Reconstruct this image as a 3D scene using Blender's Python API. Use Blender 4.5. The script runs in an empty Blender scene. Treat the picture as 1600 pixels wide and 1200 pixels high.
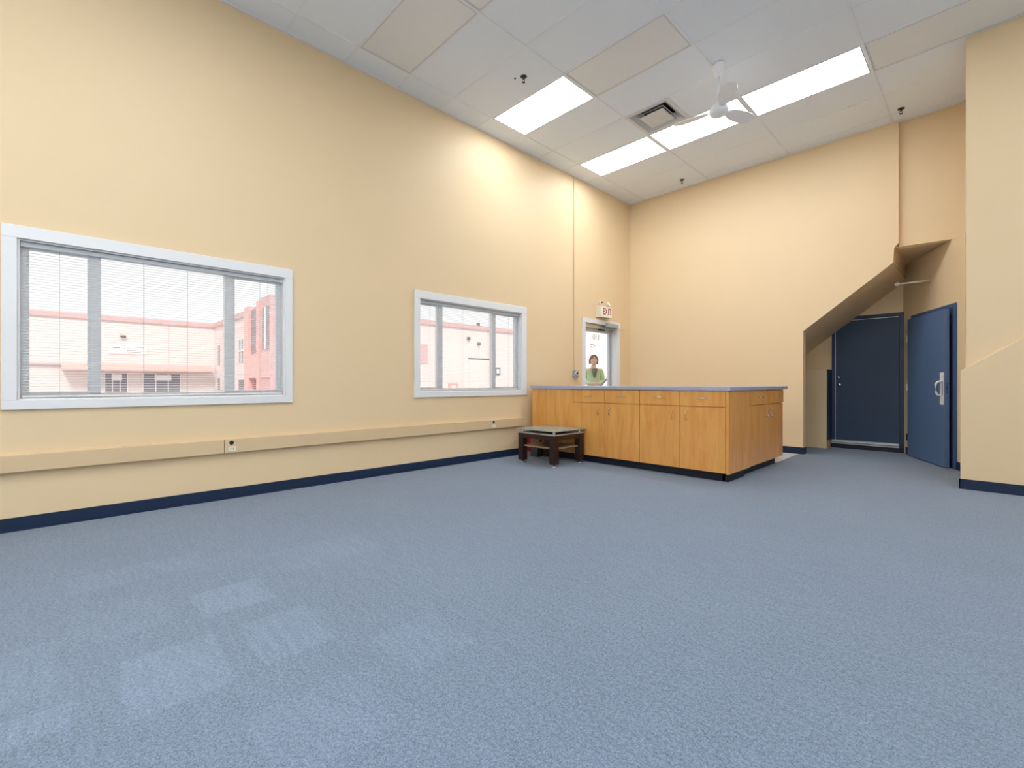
import bpy, bmesh, math, random
from mathutils import Vector, Matrix

random.seed(7)
S = bpy.context.scene
COL = S.collection

# ------------------------------------------------------------------ camera
F_PX, HORIZON, CAM_H = 721.7, 599.0, 1.057
HEAD = math.atan(743 / F_PX)
cam = bpy.data.cameras.new('camera')
cam.sensor_width = 36.0
cam.lens = F_PX / 1600 * 36.0
cam.shift_y = -(600 - HORIZON) / 1600
cam.clip_end = 500
cam_o = bpy.data.objects.new('camera', cam)
cam_o.location = (0, 0, CAM_H)
cam_o.rotation_euler = (math.pi / 2, 0, HEAD)
COL.objects.link(cam_o)
S.camera = cam_o

# ------------------------------------------------------------------ world, exposure, light levels
SKY_STRENGTH = 1.22
LAMP_STRENGTH = 12.5
LAMP_COLOR = (.915, .972, 1.055, 1)
S.view_settings.view_transform = 'Standard'
S.view_settings.look = 'None'
S.view_settings.gamma = 1.0
S.view_settings.exposure = 0.0
S.view_settings.use_curve_mapping = False
w = bpy.data.worlds.new('overcast_sky')
S.world = w
w.use_nodes = True
bg = w.node_tree.nodes['Background']
bg.inputs['Color'].default_value = (1.0, 0.99, 0.985, 1)
bg.inputs['Strength'].default_value = SKY_STRENGTH
# veiled sun behind our building: lights the front of the building across the yard, cannot enter these windows
sun = bpy.data.lights.new('veiled_sun', 'SUN')
sun.energy = 3.1
sun.angle = math.radians(12)
sun.color = (1.0, .97, .94)
sun_o = bpy.data.objects.new('veiled_sun', sun)
sun_o.rotation_euler = (math.radians(38), 0, math.radians(62))
COL.objects.link(sun_o)


# ------------------------------------------------------------------ materials
def lin(r, g, b):
    f = lambda c: (c / 255 / 12.92) if c / 255 <= .04045 else ((c / 255 + .055) / 1.055) ** 2.4
    return (f(r), f(g), f(b), 1)


def mat(name, col, rough=.5, metal=0.0, spec=.5, bump=0, bscale=200, var=0, vscale=3, emit=0, trans=0, coat=0):
    m = bpy.data.materials.new(name)
    m.use_nodes = True
    nt = m.node_tree
    N, L = nt.nodes, nt.links
    p = N['Principled BSDF']
    p.inputs['Base Color'].default_value = col
    p.inputs['Roughness'].default_value = rough
    p.inputs['Metallic'].default_value = metal
    p.inputs['Specular IOR Level'].default_value = spec
    p.inputs['Coat Weight'].default_value = coat
    p.inputs['Coat Roughness'].default_value = .15
    if emit:
        p.inputs['Emission Color'].default_value = LAMP_COLOR
        p.inputs['Emission Strength'].default_value = emit
    tc = N.new('ShaderNodeTexCoord')
    if var:
        n = N.new('ShaderNodeTexNoise')
        n.inputs['Scale'].default_value = vscale
        n.inputs['Detail'].default_value = 4
        L.new(tc.outputs['Object'], n.inputs['Vector'])
        mx = N.new('ShaderNodeMixRGB')
        mx.blend_type = 'MIX'
        mx.inputs['Color1'].default_value = tuple(c * (1 - var) for c in col[:3]) + (1,)
        mx.inputs['Color2'].default_value = tuple(min(1, c * (1 + var)) for c in col[:3]) + (1,)
        L.new(n.outputs['Fac'], mx.inputs['Fac'])
        L.new(mx.outputs['Color'], p.inputs['Base Color'])
    if bump:
        n = N.new('ShaderNodeTexNoise')
        n.inputs['Scale'].default_value = bscale
        n.inputs['Detail'].default_value = 2
        L.new(tc.outputs['Object'], n.inputs['Vector'])
        b = N.new('ShaderNodeBump')
        b.inputs['Strength'].default_value = bump
        b.inputs['Distance'].default_value = .002
        L.new(n.outputs['Fac'], b.inputs['Height'])
        L.new(b.outputs['Normal'], p.inputs['Normal'])
    return m


M = {}
M['wallwhite'] = mat('bounce_white_wall', lin(240, 238, 232), .6)  # unseen walls whitened to bounce more light into the room
M['wall'] = mat('tan_wall_paint', lin(236, 209, 166), .5, spec=.35, bump=.25, bscale=160, var=.02, vscale=1.3)
M['alcove'] = M['wall']
M['raceway'] = mat('tan_raceway_paint', lin(222, 194, 152), .45, spec=.4, var=.02, vscale=4)
M['tile'] = mat('mineral_ceiling_tile', lin(240, 246, 254), .9, spec=.1, bump=.5, bscale=130, var=.035, vscale=60)
M['tee'] = mat('ceiling_tee', lin(238, 242, 248), .5)
M['white'] = mat('white_gloss_trim', lin(236, 235, 233), .35, bump=.05, bscale=30)
M['vinyl'] = mat('white_vinyl', lin(249, 250, 250), .4)
M['blind'] = mat('blind_slat', lin(222, 221, 220), .45)
M['blindrail'] = mat('blind_headrail', lin(196, 200, 202), .4)
M['cord'] = mat('blind_cord', lin(180, 180, 180), .7)
M['base'] = mat('navy_rubber_base', lin(24, 42, 70), .38, spec=.45, var=.08, vscale=6)
M['toe'] = mat('black_navy_toe_kick', lin(13, 22, 40), .5)
M['worktop'] = mat('grey_laminate_worktop', lin(172, 172, 188), .3, var=.04, vscale=70)
M['chrome'] = mat('brushed_nickel', (.75, .75, .74, 1), .25, metal=1)
M['alu'] = mat('satin_aluminium', (.62, .64, .66, 1), .38, metal=.8)
M['closer'] = mat('grey_painted_metal', lin(168, 176, 180), .4, metal=.2)
M['fan'] = mat('white_fan_enamel', lin(246, 247, 248), .3)
M['dark'] = mat('dark_void', (.015, .015, .015, 1), .8)
M['sprk'] = mat('sprinkler_brass_dark', (.06, .06, .055, 1), .45, metal=.6)
M['lens_off'] = mat('unlit_prismatic_lens', lin(236, 238, 238), .35, spec=.6, var=.03, vscale=40)
M['lens_on'] = mat('lit_lens', (.9, .9, .9, 1), .5, emit=LAMP_STRENGTH)
M['housing'] = mat('light_housing', lin(215, 215, 215), .5)
M['ventm'] = mat('vent_enamel', lin(220, 221, 222), .5)
M['ventd'] = mat('vent_inside', lin(90, 90, 90), .7)
M['door'] = mat('navy_door_paint', lin(54, 72, 96), .5, spec=.4, bump=.15, bscale=90, var=.06, vscale=3)
M['door2'] = mat('blue_door_paint', lin(92, 116, 152), .42, spec=.45, bump=.1, bscale=60, var=.04, vscale=2)
M['doorframe'] = mat('blue_frame_paint', lin(70, 92, 130), .42, spec=.45)
M['navyframe'] = mat('navy_frame_paint', lin(38, 54, 86), .45)
M['espresso'] = mat('espresso_wood', lin(46, 24, 20), .35, spec=.5, var=.25, vscale=12)
M['champ'] = mat('pale_metal_edge', lin(200, 190, 180), .4, metal=.3)
M['shelfm'] = mat('beige_shelf', lin(150, 130, 105), .35)
M['cream'] = mat('cream_plastic', lin(233, 222, 196), .45)
M['outlet'] = mat('ivory_outlet', lin(240, 232, 215), .4)
M['redletter'] = mat('red_letter', lin(150, 40, 44), .5)
M['signface'] = mat('sign_face', lin(246, 228, 208), .4, emit=.12)
M['decal'] = mat('maroon_decal', lin(136, 104, 110), .5)
M['decal_green'] = mat('grey_green_decal', lin(130, 142, 128), .5)
M['mat'] = mat('pale_smooth_sheet', lin(206, 208, 220), .3, spec=.5)
M['redbox'] = mat('red_carton', lin(205, 62, 52), .5, var=.2, vscale=30)
M['cartonwhite'] = mat('white_carton', lin(190, 180, 172), .6)
M['greybin'] = mat('grey_bin', lin(74, 76, 78), .5)
M['mauve'] = mat('mauve_card', lin(120, 92, 88), .7)
M['asphalt'] = mat('pale_asphalt', lin(185, 183, 182), .9, var=.05, vscale=.6)
M['stucco'] = mat('pale_pink_stucco', lin(234, 219, 214), .9, bump=.1, bscale=8, var=.03, vscale=.3)
M['creamwall'] = mat('cream_render', lin(244, 240, 232), .9)
M['coping'] = mat('rose_coping', lin(218, 180, 178), .7)
M['canopy'] = mat('coral_canopy', lin(236, 172, 163), .6)
M['redcol'] = mat('coral_column', lin(240, 188, 180), .7)
M['bglass'] = mat('dark_window_glass', lin(138, 134, 142), .15, spec=.6)
M['bsign'] = mat('white_sign_board', lin(246, 244, 242), .6)
M['bdark'] = mat('dark_sign_mark', lin(110, 105, 108), .6)
M['skin'] = mat('skin', lin(232, 200, 184), .55)
M['hair'] = mat('brown_hair', lin(132, 108, 102), .6, bump=.6, bscale=60)
M['jacket'] = mat('mint_green_jacket', lin(200, 230, 196), .8)
M['inner'] = mat('dark_grey_top', lin(116, 126, 120), .8)
M['trousers'] = mat('dark_trousers', lin(60, 62, 70), .8)
M['shoe'] = mat('black_shoe', lin(30, 30, 32), .5)
M['eye'] = mat('eye_dark', lin(50, 38, 34), .3)
M['lip'] = mat('lip', lin(180, 110, 104), .5)
M['steel'] = mat('grey_handrail', lin(140, 146, 160), .4, metal=.5)
M['scuff'] = mat('peeled_paint', lin(236, 214, 180), .6)


def glass_mat(name, tint, gloss=.08):
    m = bpy.data.materials.new(name)
    m.use_nodes = True
    nt = m.node_tree
    N, L = nt.nodes, nt.links
    N.clear()
    out = N.new('ShaderNodeOutputMaterial')
    t = N.new('ShaderNodeBsdfTransparent')
    t.inputs['Color'].default_value = tint
    g = N.new('ShaderNodeBsdfGlossy')
    g.inputs['Roughness'].default_value = .03
    mx = N.new('ShaderNodeMixShader')
    lw_ = N.new('ShaderNodeLayerWeight')
    pw = N.new('ShaderNodeMath')
    pw.operation = 'POWER'
    pw.inputs[1].default_value = 5
    L.new(lw_.outputs['Facing'], pw.inputs[0])
    ma = N.new('ShaderNodeMath')
    ma.operation = 'MULTIPLY_ADD'
    ma.inputs[1].default_value = .8
    ma.inputs[2].default_value = .025
    L.new(pw.outputs[0], ma.inputs[0])
    L.new(ma.outputs[0], mx.inputs[0])
    L.new(t.outputs[0], mx.inputs[1])
    L.new(g.outputs[0], mx.inputs[2])
    L.new(mx.outputs[0], out.inputs[0])
    return m


M['glass'] = glass_mat('window_glass', (.95, .96, .96, 1))


def tableglass():
    m = mat('frosted_green_glass', lin(176, 200, 194), .18, spec=.7)
    p = m.node_tree.nodes['Principled BSDF']
    p.inputs['Transmission Weight'].default_value = .35
    p.inputs['IOR'].default_value = 1.45
    return m


M['tglass'] = tableglass()


def wood():
    m = bpy.data.materials.new('maple_laminate')
    m.use_nodes = True
    nt = m.node_tree
    N, L = nt.nodes, nt.links
    p = N['Principled BSDF']
    tc = N.new('ShaderNodeTexCoord')
    mp = N.new('ShaderNodeMapping')
    mp.inputs['Scale'].default_value = (9, 9, 1.1)
    L.new(tc.outputs['Object'], mp.inputs['Vector'])
    n = N.new('ShaderNodeTexNoise')
    n.inputs['Scale'].default_value = 1.6
    n.inputs['Detail'].default_value = 6
    n.inputs['Distortion'].default_value = .8
    L.new(mp.outputs[0], n.inputs['Vector'])
    n2 = N.new('ShaderNodeTexNoise')
    n2.inputs['Scale'].default_value = 14
    n2.inputs['Detail'].default_value = 5
    L.new(mp.outputs[0], n2.inputs['Vector'])
    ad = N.new('ShaderNodeMath')
    ad.operation = 'MULTIPLY_ADD'
    ad.inputs[1].default_value = .3
    L.new(n2.outputs['Fac'], ad.inputs[0])
    L.new(n.outputs['Fac'], ad.inputs[2])
    cr = N.new('ShaderNodeValToRGB')
    cr.color_ramp.elements[0].position = .42
    cr.color_ramp.elements[0].color = lin(226, 150, 66)
    cr.color_ramp.elements[1].position = .85
    cr.color_ramp.elements[1].color = lin(240, 178, 96)
    L.new(ad.outputs[0], cr.inputs[0])
    L.new(cr.outputs[0], p.inputs['Base Color'])
    p.inputs['Roughness'].default_value = .3
    p.inputs['Specular IOR Level'].default_value = .6
    p.inputs['Coat Weight'].default_value = .35
    p.inputs['Coat Roughness'].default_value = .16
    return m


M['wood'] = wood()


def carpet():
    m = bpy.data.materials.new('blue_grey_carpet')
    m.use_nodes = True
    nt = m.node_tree
    N, L = nt.nodes, nt.links
    p = N['Principled BSDF']
    p.inputs['Roughness'].default_value = .95
    p.inputs['Specular IOR Level'].default_value = .12
    p.inputs['Sheen Weight'].default_value = .25
    tc = N.new('ShaderNodeTexCoord')

    def noise(sc, det):
        n = N.new('ShaderNodeTexNoise')
        n.inputs['Scale'].default_value = sc
        n.inputs['Detail'].default_value = det
        L.new(tc.outputs['Object'], n.inputs['Vector'])
        return n

    def math_(op, a, b):
        x = N.new('ShaderNodeMath')
        x.operation = op
        for i, v in enumerate((a, b)):
            if isinstance(v, (int, float)):
                x.inputs[i].default_value = v
            else:
                L.new(v, x.inputs[i])
        return x.outputs[0]
    fine, mid, big = noise(190, 2), noise(75, 3), noise(1.1, 4)
    mpv = N.new('ShaderNodeMapping')
    mpv.inputs['Scale'].default_value = (3, 16, 1)
    mpv.inputs['Rotation'].default_value = (0, 0, .35)
    L.new(tc.outputs['Object'], mpv.inputs['Vector'])
    streak = N.new('ShaderNodeTexNoise')
    streak.inputs['Scale'].default_value = 2.2
    streak.inputs['Detail'].default_value = 5
    L.new(mpv.outputs[0], streak.inputs['Vector'])
    sx = N.new('ShaderNodeSeparateXYZ')
    wob = noise(14, 2)
    vm = N.new('ShaderNodeVectorMath')
    vm.operation = 'MULTIPLY_ADD'
    L.new(wob.outputs['Color'], vm.inputs[0])
    vm.inputs[1].default_value = (.03, .03, 0)
    L.new(tc.outputs['Object'], vm.inputs[2])
    L.new(vm.outputs[0], sx.inputs[0])
    # worn / re-glued rectangular pieces of carpet: (x0,x1,y0,y1,strength)
    tot = None
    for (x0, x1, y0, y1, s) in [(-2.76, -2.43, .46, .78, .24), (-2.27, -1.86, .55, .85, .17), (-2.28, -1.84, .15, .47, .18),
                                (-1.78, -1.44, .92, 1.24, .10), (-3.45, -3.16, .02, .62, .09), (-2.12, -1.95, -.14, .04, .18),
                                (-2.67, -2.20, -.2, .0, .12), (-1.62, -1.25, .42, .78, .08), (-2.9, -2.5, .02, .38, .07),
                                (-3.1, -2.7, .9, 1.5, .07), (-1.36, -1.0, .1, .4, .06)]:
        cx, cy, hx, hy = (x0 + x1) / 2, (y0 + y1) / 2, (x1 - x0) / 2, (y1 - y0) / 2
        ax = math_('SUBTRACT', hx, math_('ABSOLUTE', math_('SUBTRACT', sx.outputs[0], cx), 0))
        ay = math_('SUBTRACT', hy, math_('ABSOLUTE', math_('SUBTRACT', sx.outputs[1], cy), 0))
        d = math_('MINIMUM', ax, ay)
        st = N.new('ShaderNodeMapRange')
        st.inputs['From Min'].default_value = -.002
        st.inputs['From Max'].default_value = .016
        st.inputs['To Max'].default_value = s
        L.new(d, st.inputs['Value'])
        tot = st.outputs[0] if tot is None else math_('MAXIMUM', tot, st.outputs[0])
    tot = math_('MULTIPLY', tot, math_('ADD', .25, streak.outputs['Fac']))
    v = math_('ADD', math_('MULTIPLY', math_('SUBTRACT', fine.outputs['Fac'], .5), 1.7), 1.0)
    v = math_('ADD', v, math_('MULTIPLY', math_('SUBTRACT', mid.outputs['Fac'], .5), 1.1))
    v = math_('ADD', v, math_('MULTIPLY', math_('SUBTRACT', big.outputs['Fac'], .5), .18))
    v = math_('ADD', v, math_('MULTIPLY', math_('SUBTRACT', streak.outputs['Fac'], .5), .30))
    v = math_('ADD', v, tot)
    hsv = N.new('ShaderNodeVectorMath')
    hsv.operation = 'SCALE'
    hsv.inputs[0].default_value = CARPET
    L.new(v, hsv.inputs['Scale'])
    L.new(hsv.outputs[0], p.inputs['Base Color'])
    b = N.new('ShaderNodeBump')
    b.inputs['Strength'].default_value = .6
    b.inputs['Distance'].default_value = .004
    L.new(fine.outputs['Fac'], b.inputs['Height'])
    L.new(b.outputs['Normal'], p.inputs['Normal'])
    return m


CARPET = lin(113, 127, 144)[:3]
M['carpet'] = carpet()


# ------------------------------------------------------------------ mesh helpers
class MB:
    def __init__(self):
        self.bm = bmesh.new()

    def box(self, x0, x1, y0, y1, z0, z1, T=None):
        vs = [self.bm.verts.new(Vector(c)) for c in
              [(x0, y0, z0), (x1, y0, z0), (x1, y1, z0), (x0, y1, z0), (x0, y0, z1), (x1, y0, z1), (x1, y1, z1), (x0, y1, z1)]]
        if T is not None:
            for v in vs:
                v.co = T @ v.co
        for f in [(0, 3, 2, 1), (4, 5, 6, 7), (0, 1, 5, 4), (1, 2, 6, 5), (2, 3, 7, 6), (3, 0, 4, 7)]:
            self.bm.faces.new([vs[i] for i in f])
        return self

    def quad(self, *pts):
        self.bm.faces.new([self.bm.verts.new(Vector(p)) for p in pts])
        return self

    def prism(self, pts, axis, a, b):
        """extrude 2D polygon pts along axis from a to b"""
        def mk(p, t):
            return Vector({'x': (t, p[0], p[1]), 'y': (p[0], t, p[1]), 'z': (p[0], p[1], t)}[axis])
        A = [self.bm.verts.new(mk(p, a)) for p in pts]
        B = [self.bm.verts.new(mk(p, b)) for p in pts]
        self.bm.faces.new(A)
        self.bm.faces.new(B[::-1])
        n = len(pts)
        for i in range(n):
            self.bm.faces.new([A[i], B[i], B[(i + 1) % n], A[(i + 1) % n]])
        return self

    def tube(self, pts, r, seg=8, cap=True):
        pts = [Vector(p) for p in pts]
        rings = []
        up = Vector((0, 0, 1))
        for i, p in enumerate(pts):
            d = (pts[min(i + 1, len(pts) - 1)] - pts[max(i - 1, 0)]).normalized()
            a = d.cross(up)
            if a.length < 1e-3:
                a = d.cross(Vector((1, 0, 0)))
            a.normalize()
            b = d.cross(a)
            rr = r[i] if isinstance(r, (list, tuple)) else r
            rings.append([self.bm.verts.new(p + (a * math.cos(t) + b * math.sin(t)) * rr)
                          for t in [2 * math.pi * k / seg for k in range(seg)]])
        for A, B in zip(rings, rings[1:]):
            for k in range(seg):
                self.bm.faces.new([A[k], A[(k + 1) % seg], B[(k + 1) % seg], B[k]])
        if cap:
            self.bm.faces.new(rings[0][::-1])
            self.bm.faces.new(rings[-1])
        return self

    def lathe(self, prof, c=(0, 0, 0), seg=20, T=None):
        rings = []
        for (r, z) in prof:
            ring = []
            for k in range(seg):
                t = 2 * math.pi * k / seg
                v = Vector((max(r, 1e-4) * math.cos(t), max(r, 1e-4) * math.sin(t), z))
                if T is not None:
                    v = T @ v
                ring.append(self.bm.verts.new(v + Vector(c)))
            rings.append(ring)
        for A, B in zip(rings, rings[1:]):
            for k in range(seg):
                self.bm.faces.new([A[k], A[(k + 1) % seg], B[(k + 1) % seg], B[k]])
        self.bm.faces.new(rings[0][::-1])
        self.bm.faces.new(rings[-1])
        return self

    def ellip(self, c, r, seg=16, rings=12, rot=None):
        prof = [(math.sin(math.pi * i / rings), -math.cos(math.pi * i / rings)) for i in range(rings + 1)]
        T = Matrix.Diagonal((r[0], r[1], r[2]))
        if rot is not None:
            T = rot.to_3x3() @ T
        self.lathe(prof, c, seg, T)
        return self

    def build(self, name, material, parent=None, bevel=0, smooth=False, loc=None):
        bmesh.ops.recalc_face_normals(self.bm, faces=self.bm.faces)
        me = bpy.data.meshes.new(name)
        self.bm.to_mesh(me)
        self.bm.free()
        me.materials.append(material)
        o = bpy.data.objects.new(name, me)
        COL.objects.link(o)
        if loc:
            L = Vector(loc)
            for v in me.vertices:
                v.co -= L
            o.location = L
        if smooth:
            for p in me.polygons:
                p.use_smooth = True
        if bevel:
            md = o.modifiers.new('bevel', 'BEVEL')
            md.width = bevel
            md.segments = 2
            md.limit_method = 'ANGLE'
            md.angle_limit = .7
        if parent is not None:
            attach(o, parent)
        return o


def world_mx(o):
    m = Matrix.LocRotScale(o.location, o.rotation_euler, o.scale)
    return (world_mx(o.parent) @ m) if o.parent else m


def attach(o, parent):
    """o is in world coordinates; parent it keeping its place"""
    inv = world_mx(parent).inverted()
    mw = inv @ world_mx(o)
    o.parent = parent
    l, r, s = mw.decompose()
    o.location, o.rotation_euler, o.scale = l, r.to_euler(), s


def empty(name, loc, rz=0):
    o = bpy.data.objects.new(name, None)
    o.empty_display_size = .1
    o.location = loc
    o.rotation_euler = (0, 0, rz)
    COL.objects.link(o)
    return o


def tag(o, label=None, cat=None, group=None, kind=None):
    if label:
        o['label'] = label
    if cat:
        o['category'] = cat
    if group:
        o['group'] = group
    if kind:
        o['kind'] = kind
    return o


def structure(o, label, cat):
    return tag(o, label, cat, kind='structure')


def text_mesh(name, body, size, material, T, parent=None, depth=.002, scale=(1, 1, 1), bold=0, space=1.0):
    cu = bpy.data.curves.new(name, 'FONT')
    cu.body = body
    cu.size = size
    cu.extrude = depth
    cu.offset = bold
    cu.space_character = space
    cu.align_x = 'CENTER'
    cu.align_y = 'CENTER'
    tmp = bpy.data.objects.new(name, cu)
    COL.objects.link(tmp)
    dg = bpy.context.evaluated_depsgraph_get()
    me = bpy.data.meshes.new_from_object(tmp.evaluated_get(dg))
    bpy.data.objects.remove(tmp)
    sm = Matrix.Diagonal((*scale, 1))
    me.transform(T @ sm)
    me.materials.clear()
    me.materials.append(material)
    o = bpy.data.objects.new(name, me)
    COL.objects.link(o)
    if parent is not None:
        attach(o, parent)
    return o


def copy_tree(o, parent=None):
    c = o.copy()
    COL.objects.link(c)
    if parent:
        c.parent = parent
    for ch in [x for x in bpy.data.objects if x.parent == o]:
        copy_tree(ch, c)
    return c


# ------------------------------------------------------------------ key dimensions (metres)
XL = -4.85            # left wall face
YB = 7.91             # back wall face
ZC = 4.529            # ceiling
XR, YF = 3.6, -3.6    # unseen sides of the room
YA = 9.2              # back of the alcove under the stairs
W1 = (-.237, 1.575, .935, 2.10)
W2 = (3.13, 4.90, .95, 2.10)
DR = (6.47, 7.438, 0.0, 2.115)
WT = .16              # outer wall thickness


def wall_with_holes(name, xs, yr, zr, holes, material, label):
    ys = sorted({yr[0], yr[1], *[h[0] for h in holes], *[h[1] for h in holes]})
    zs = sorted({zr[0], zr[1], *[h[2] for h in holes], *[h[3] for h in holes]})
    mb = MB()
    bm = mb.bm

    def solid(i, j):
        if i < 0 or j < 0 or i >= len(ys) - 1 or j >= len(zs) - 1:
            return False
        cy, cz = (ys[i] + ys[i + 1]) / 2, (zs[j] + zs[j + 1]) / 2
        return not any(h[0] < cy < h[1] and h[2] < cz < h[3] for h in holes)
    cache = {}

    def V(x, y, z):
        k = (x, y, z)
        if k not in cache:
            cache[k] = bm.verts.new(k)
        return cache[k]
    x0, x1 = xs
    for i in range(len(ys) - 1):
        for j in range(len(zs) - 1):
            if not solid(i, j):
                continue
            a, b, c, d = ys[i], ys[i + 1], zs[j], zs[j + 1]
            for x in (x0, x1):
                bm.faces.new([V(x, a, c), V(x, b, c), V(x, b, d), V(x, a, d)])
            if not solid(i - 1, j):
                bm.faces.new([V(x0, a, c), V(x1, a, c), V(x1, a, d), V(x0, a, d)])
            if not solid(i + 1, j):
                bm.faces.new([V(x0, b, c), V(x1, b, c), V(x1, b, d), V(x0, b, d)])
            if not solid(i, j - 1):
                bm.faces.new([V(x0, a, c), V(x1, a, c), V(x1, b, c), V(x0, b, c)])
            if not solid(i, j + 1):
                bm.faces.new([V(x0, a, d), V(x1, a, d), V(x1, b, d), V(x0, b, d)])
    o = mb.build(name, material)
    return structure(o, label, 'wall')


# ------------------------------------------------------------------ room shell
floor = MB().box(XL - WT, XR + .1, YF - .1, YA + .1, -.1, 0).build('floor', M['carpet'])
structure(floor, 'blue-grey low pile carpet with paler worn patches near the big window', 'floor')

wall_with_holes('wall_left', (XL - WT, XL), (YF - .1, YA + .1), (-.1, ZC + .15), [W1, W2, (DR[0], DR[1], -.05, DR[3])], M['wall'],
                'long tan wall with two blind-covered windows and the glass door')

# back wall with the sloped stair opening, a plate 14 cm thick
prof = [(XL, 0), (-1.914, 0), (-1.914, 1.835), (-.871, 2.664), (-.864, 2.858), (-.818, 2.915), (-.818, ZC + .02), (XL, ZC + .02)]
wb = MB().prism(prof, 'y', YB, YB + .13)
for v in wb.bm.verts:
    if v.co.y > YB + .1 and 1 < v.co.z < 2.7:
        v.co.z -= .006
wb = wb.build('wall_back', M['wall'])
structure(wb, 'tan back wall behind the counter, cut by the stair slope at its right', 'wall')
# closing faces under the stairs
zs_b = [(-1.914, 1.765), (-.871, 2.62)]
so = MB()
so.quad((-1.914, YB + .128, 1.831), (-.871, YB + .128, 2.660), (-.862, YA + .02, 2.625), (-1.914, YA + .02, 1.775))
so.quad((-1.914, YB + .132, 1.831), (-1.914, YA + .02, 1.775), (-2.25, YA + .02, 1.508), (-2.25, YB + .132, 1.56))
so.bm.faces.ensure_lookup_table()
so.quad((-.871, YB + .125, 2.667), (-.866, YB + .125, 2.86), (-.862, YA + .02, 2.89), (-.862, YA + .02, 2.645))
so.quad((-.90, YB - .0, 2.86), (.4, YB + .05, 2.85), (.4, YA + .02, 2.88), (-.90, YA + .02, 2.88))
so_o = so.build('ceiling_alcove', M['wall'])
structure(so_o, 'shaded tan underside of the stairs over the blue doors', 'ceiling')
sd = so_o.modifiers.new('thick', 'SOLIDIFY')
sd.thickness = .004
sd.offset = 0
# recessed upper wall over the alcove, right of the back wall
wu = MB().box(-.82, .2, 7.985, 8.06, 2.848, ZC + .02).box(-.84, .2, 8.06, YA + .1, 2.9, 2.95).build('wall_upper', M['wall'])
structure(wu, 'recessed tan upper wall panel above the alcove at the right', 'wall')
# alcove walls
wab = MB().box(-3.4, -.80, YA, YA + .1, 0, 3.0).build('wall_alcove', M['wall'])
structure(wab, 'tan wall around the dark navy door deep under the stairs', 'wall')
wal = MB().box(-3.4, -3.3, YB + .1, YA, 0, 3.0).build('wall_understair', M['wall'])
structure(wal, 'dim side wall deep below the stairs', 'wall')
# low boxed-in ledge at the left of the alcove
lb = MB().box(-3.28, -1.82, 8.885, YA - .004, 0, 1.283).build('wall_ledge', M['wall'], bevel=.003)
structure(lb, 'low tan boxed-in ledge left of the navy door', 'wall')
lbp = MB().box(-1.818, -1.806, 8.89, YA - .02, .13, 1.283).build('trim_1', M['navyframe'])
structure(lbp, 'navy painted side board beside the navy door', 'trim')

# angled wall with the lighter blue door; s runs toward the room along the wall
P0 = Vector((-.844, 9.085, 0))
ANG = math.atan2(-.9063, .4227)      # direction of the wall
TA = Matrix.Translation(P0) @ Matrix.Rotation(ANG, 4, 'Z')   # local x = along wall, local y = into the wall (room is -y)
wa = MB().prism([(-.2, 0), (.19, 0), (.19, 2.045), (1.39, 2.045), (1.39, 0), (1.56, 0), (1.56, 2.85), (-.2, 2.85)], 'y', 0, .12)
for v in wa.bm.verts:
    v.co = TA @ v.co
waa = wa.build('wall_angled', M['wall'])
structure(waa, 'angled pale tan wall holding the lighter blue door', 'wall')
wr = MB().box(-.152, XR + .1, 6.502, 6.62, 0, ZC + .02).build('wall_right', M['wall'])
structure(wr, 'tan wall standing forward at the right edge of the photo', 'wall')
wrr = MB().box(-.145, -.03, 6.62, YA + .1, 0, ZC + .02).build('wall_return', M['wall'])
structure(wrr, 'side of the forward tan wall next to the alcove', 'wall')
kn = MB().prism([(-.19, 0), (-.19, 1.18), (-.157, 1.207), (.245, 1.497), (1.5, 2.4), (XR, 2.4), (XR, 0)], 'y', 6.462, 6.500)
kno = kn.build('wall_stair_panel', M['wall'], bevel=.004)
structure(kno, 'thicker lower panel with a sloped top along the right wall', 'wall')
wf = MB().box(XL, XR + .1, YF - .1, YF, 0, ZC + .02).build('wall_front', M['wallwhite'])
structure(wf, 'unseen wall behind the camera, whitened for bounced light', 'wall')
wrs = MB().box(XR, XR + .1, YF, 6.5, 0, ZC + .02).build('wall_far_right', M['wallwhite'])
structure(wrs, 'wall at the unseen right side, whitened for bounced light', 'wall')

# ---- suspended ceiling
GX = [-4.53 + 1.213 * k for k in range(0, 7)]
GY = [2.19 + .6135 * k for k in range(-9, 10)]
xs = [XL] + GX + [XR]
ys = [YF] + [g for g in GY if YF + .05 < g < YB] + [YB]
LIGHTS = []


def cell(px, py):
    i = max(k for k in range(len(xs) - 1) if xs[k] <= px)
    j = max(k for k in range(len(ys) - 1) if ys[k] <= py)
    return i, j


# (x, y, lit)
lamp_pts = [(-4, 4.3, 1), (-2.7, 4.3, 0), (-4, 6.1, 1), (-2.7, 6.1, 1), (-1.5, 6.1, 1), (-.3, 6.1, 0), (-4, 2.4, 0), (-2.7, 2.4, 0)]
lamp_pts += [(x_, y_, 1) for y_ in (.6, -1.2, -3.0) for x_ in (-2.7, -1.5, 1.0, 2.2)] + [(1.0, 4.3, 1), (2.2, 4.3, 1)]  # lit fixtures added out of view as fill for the room
skip = {cell(x, y): lit for x, y, lit in lamp_pts}
VENT = (-3.317 + .012, -2.71, GY[14] + .012, GY[15] - .012)
vcell = cell(-3.0, 5.5)
ct = MB()
ct2 = MB()
for i in range(len(xs) - 1):
    for j in range(len(ys) - 1):
        if (i, j) in skip:
            continue
        a, b = xs[i] + .010, xs[i + 1] - .010
        c, d = ys[j] + .010, ys[j + 1] - .010
        if (i, j) == vcell:
            a = VENT[1] + .012
        z = ZC + .004
        ct.quad((a, c, z), (b, c, z), (b, d, z), (a, d, z))
ceil_o = ct.build('ceiling', M['tile'])
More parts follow.
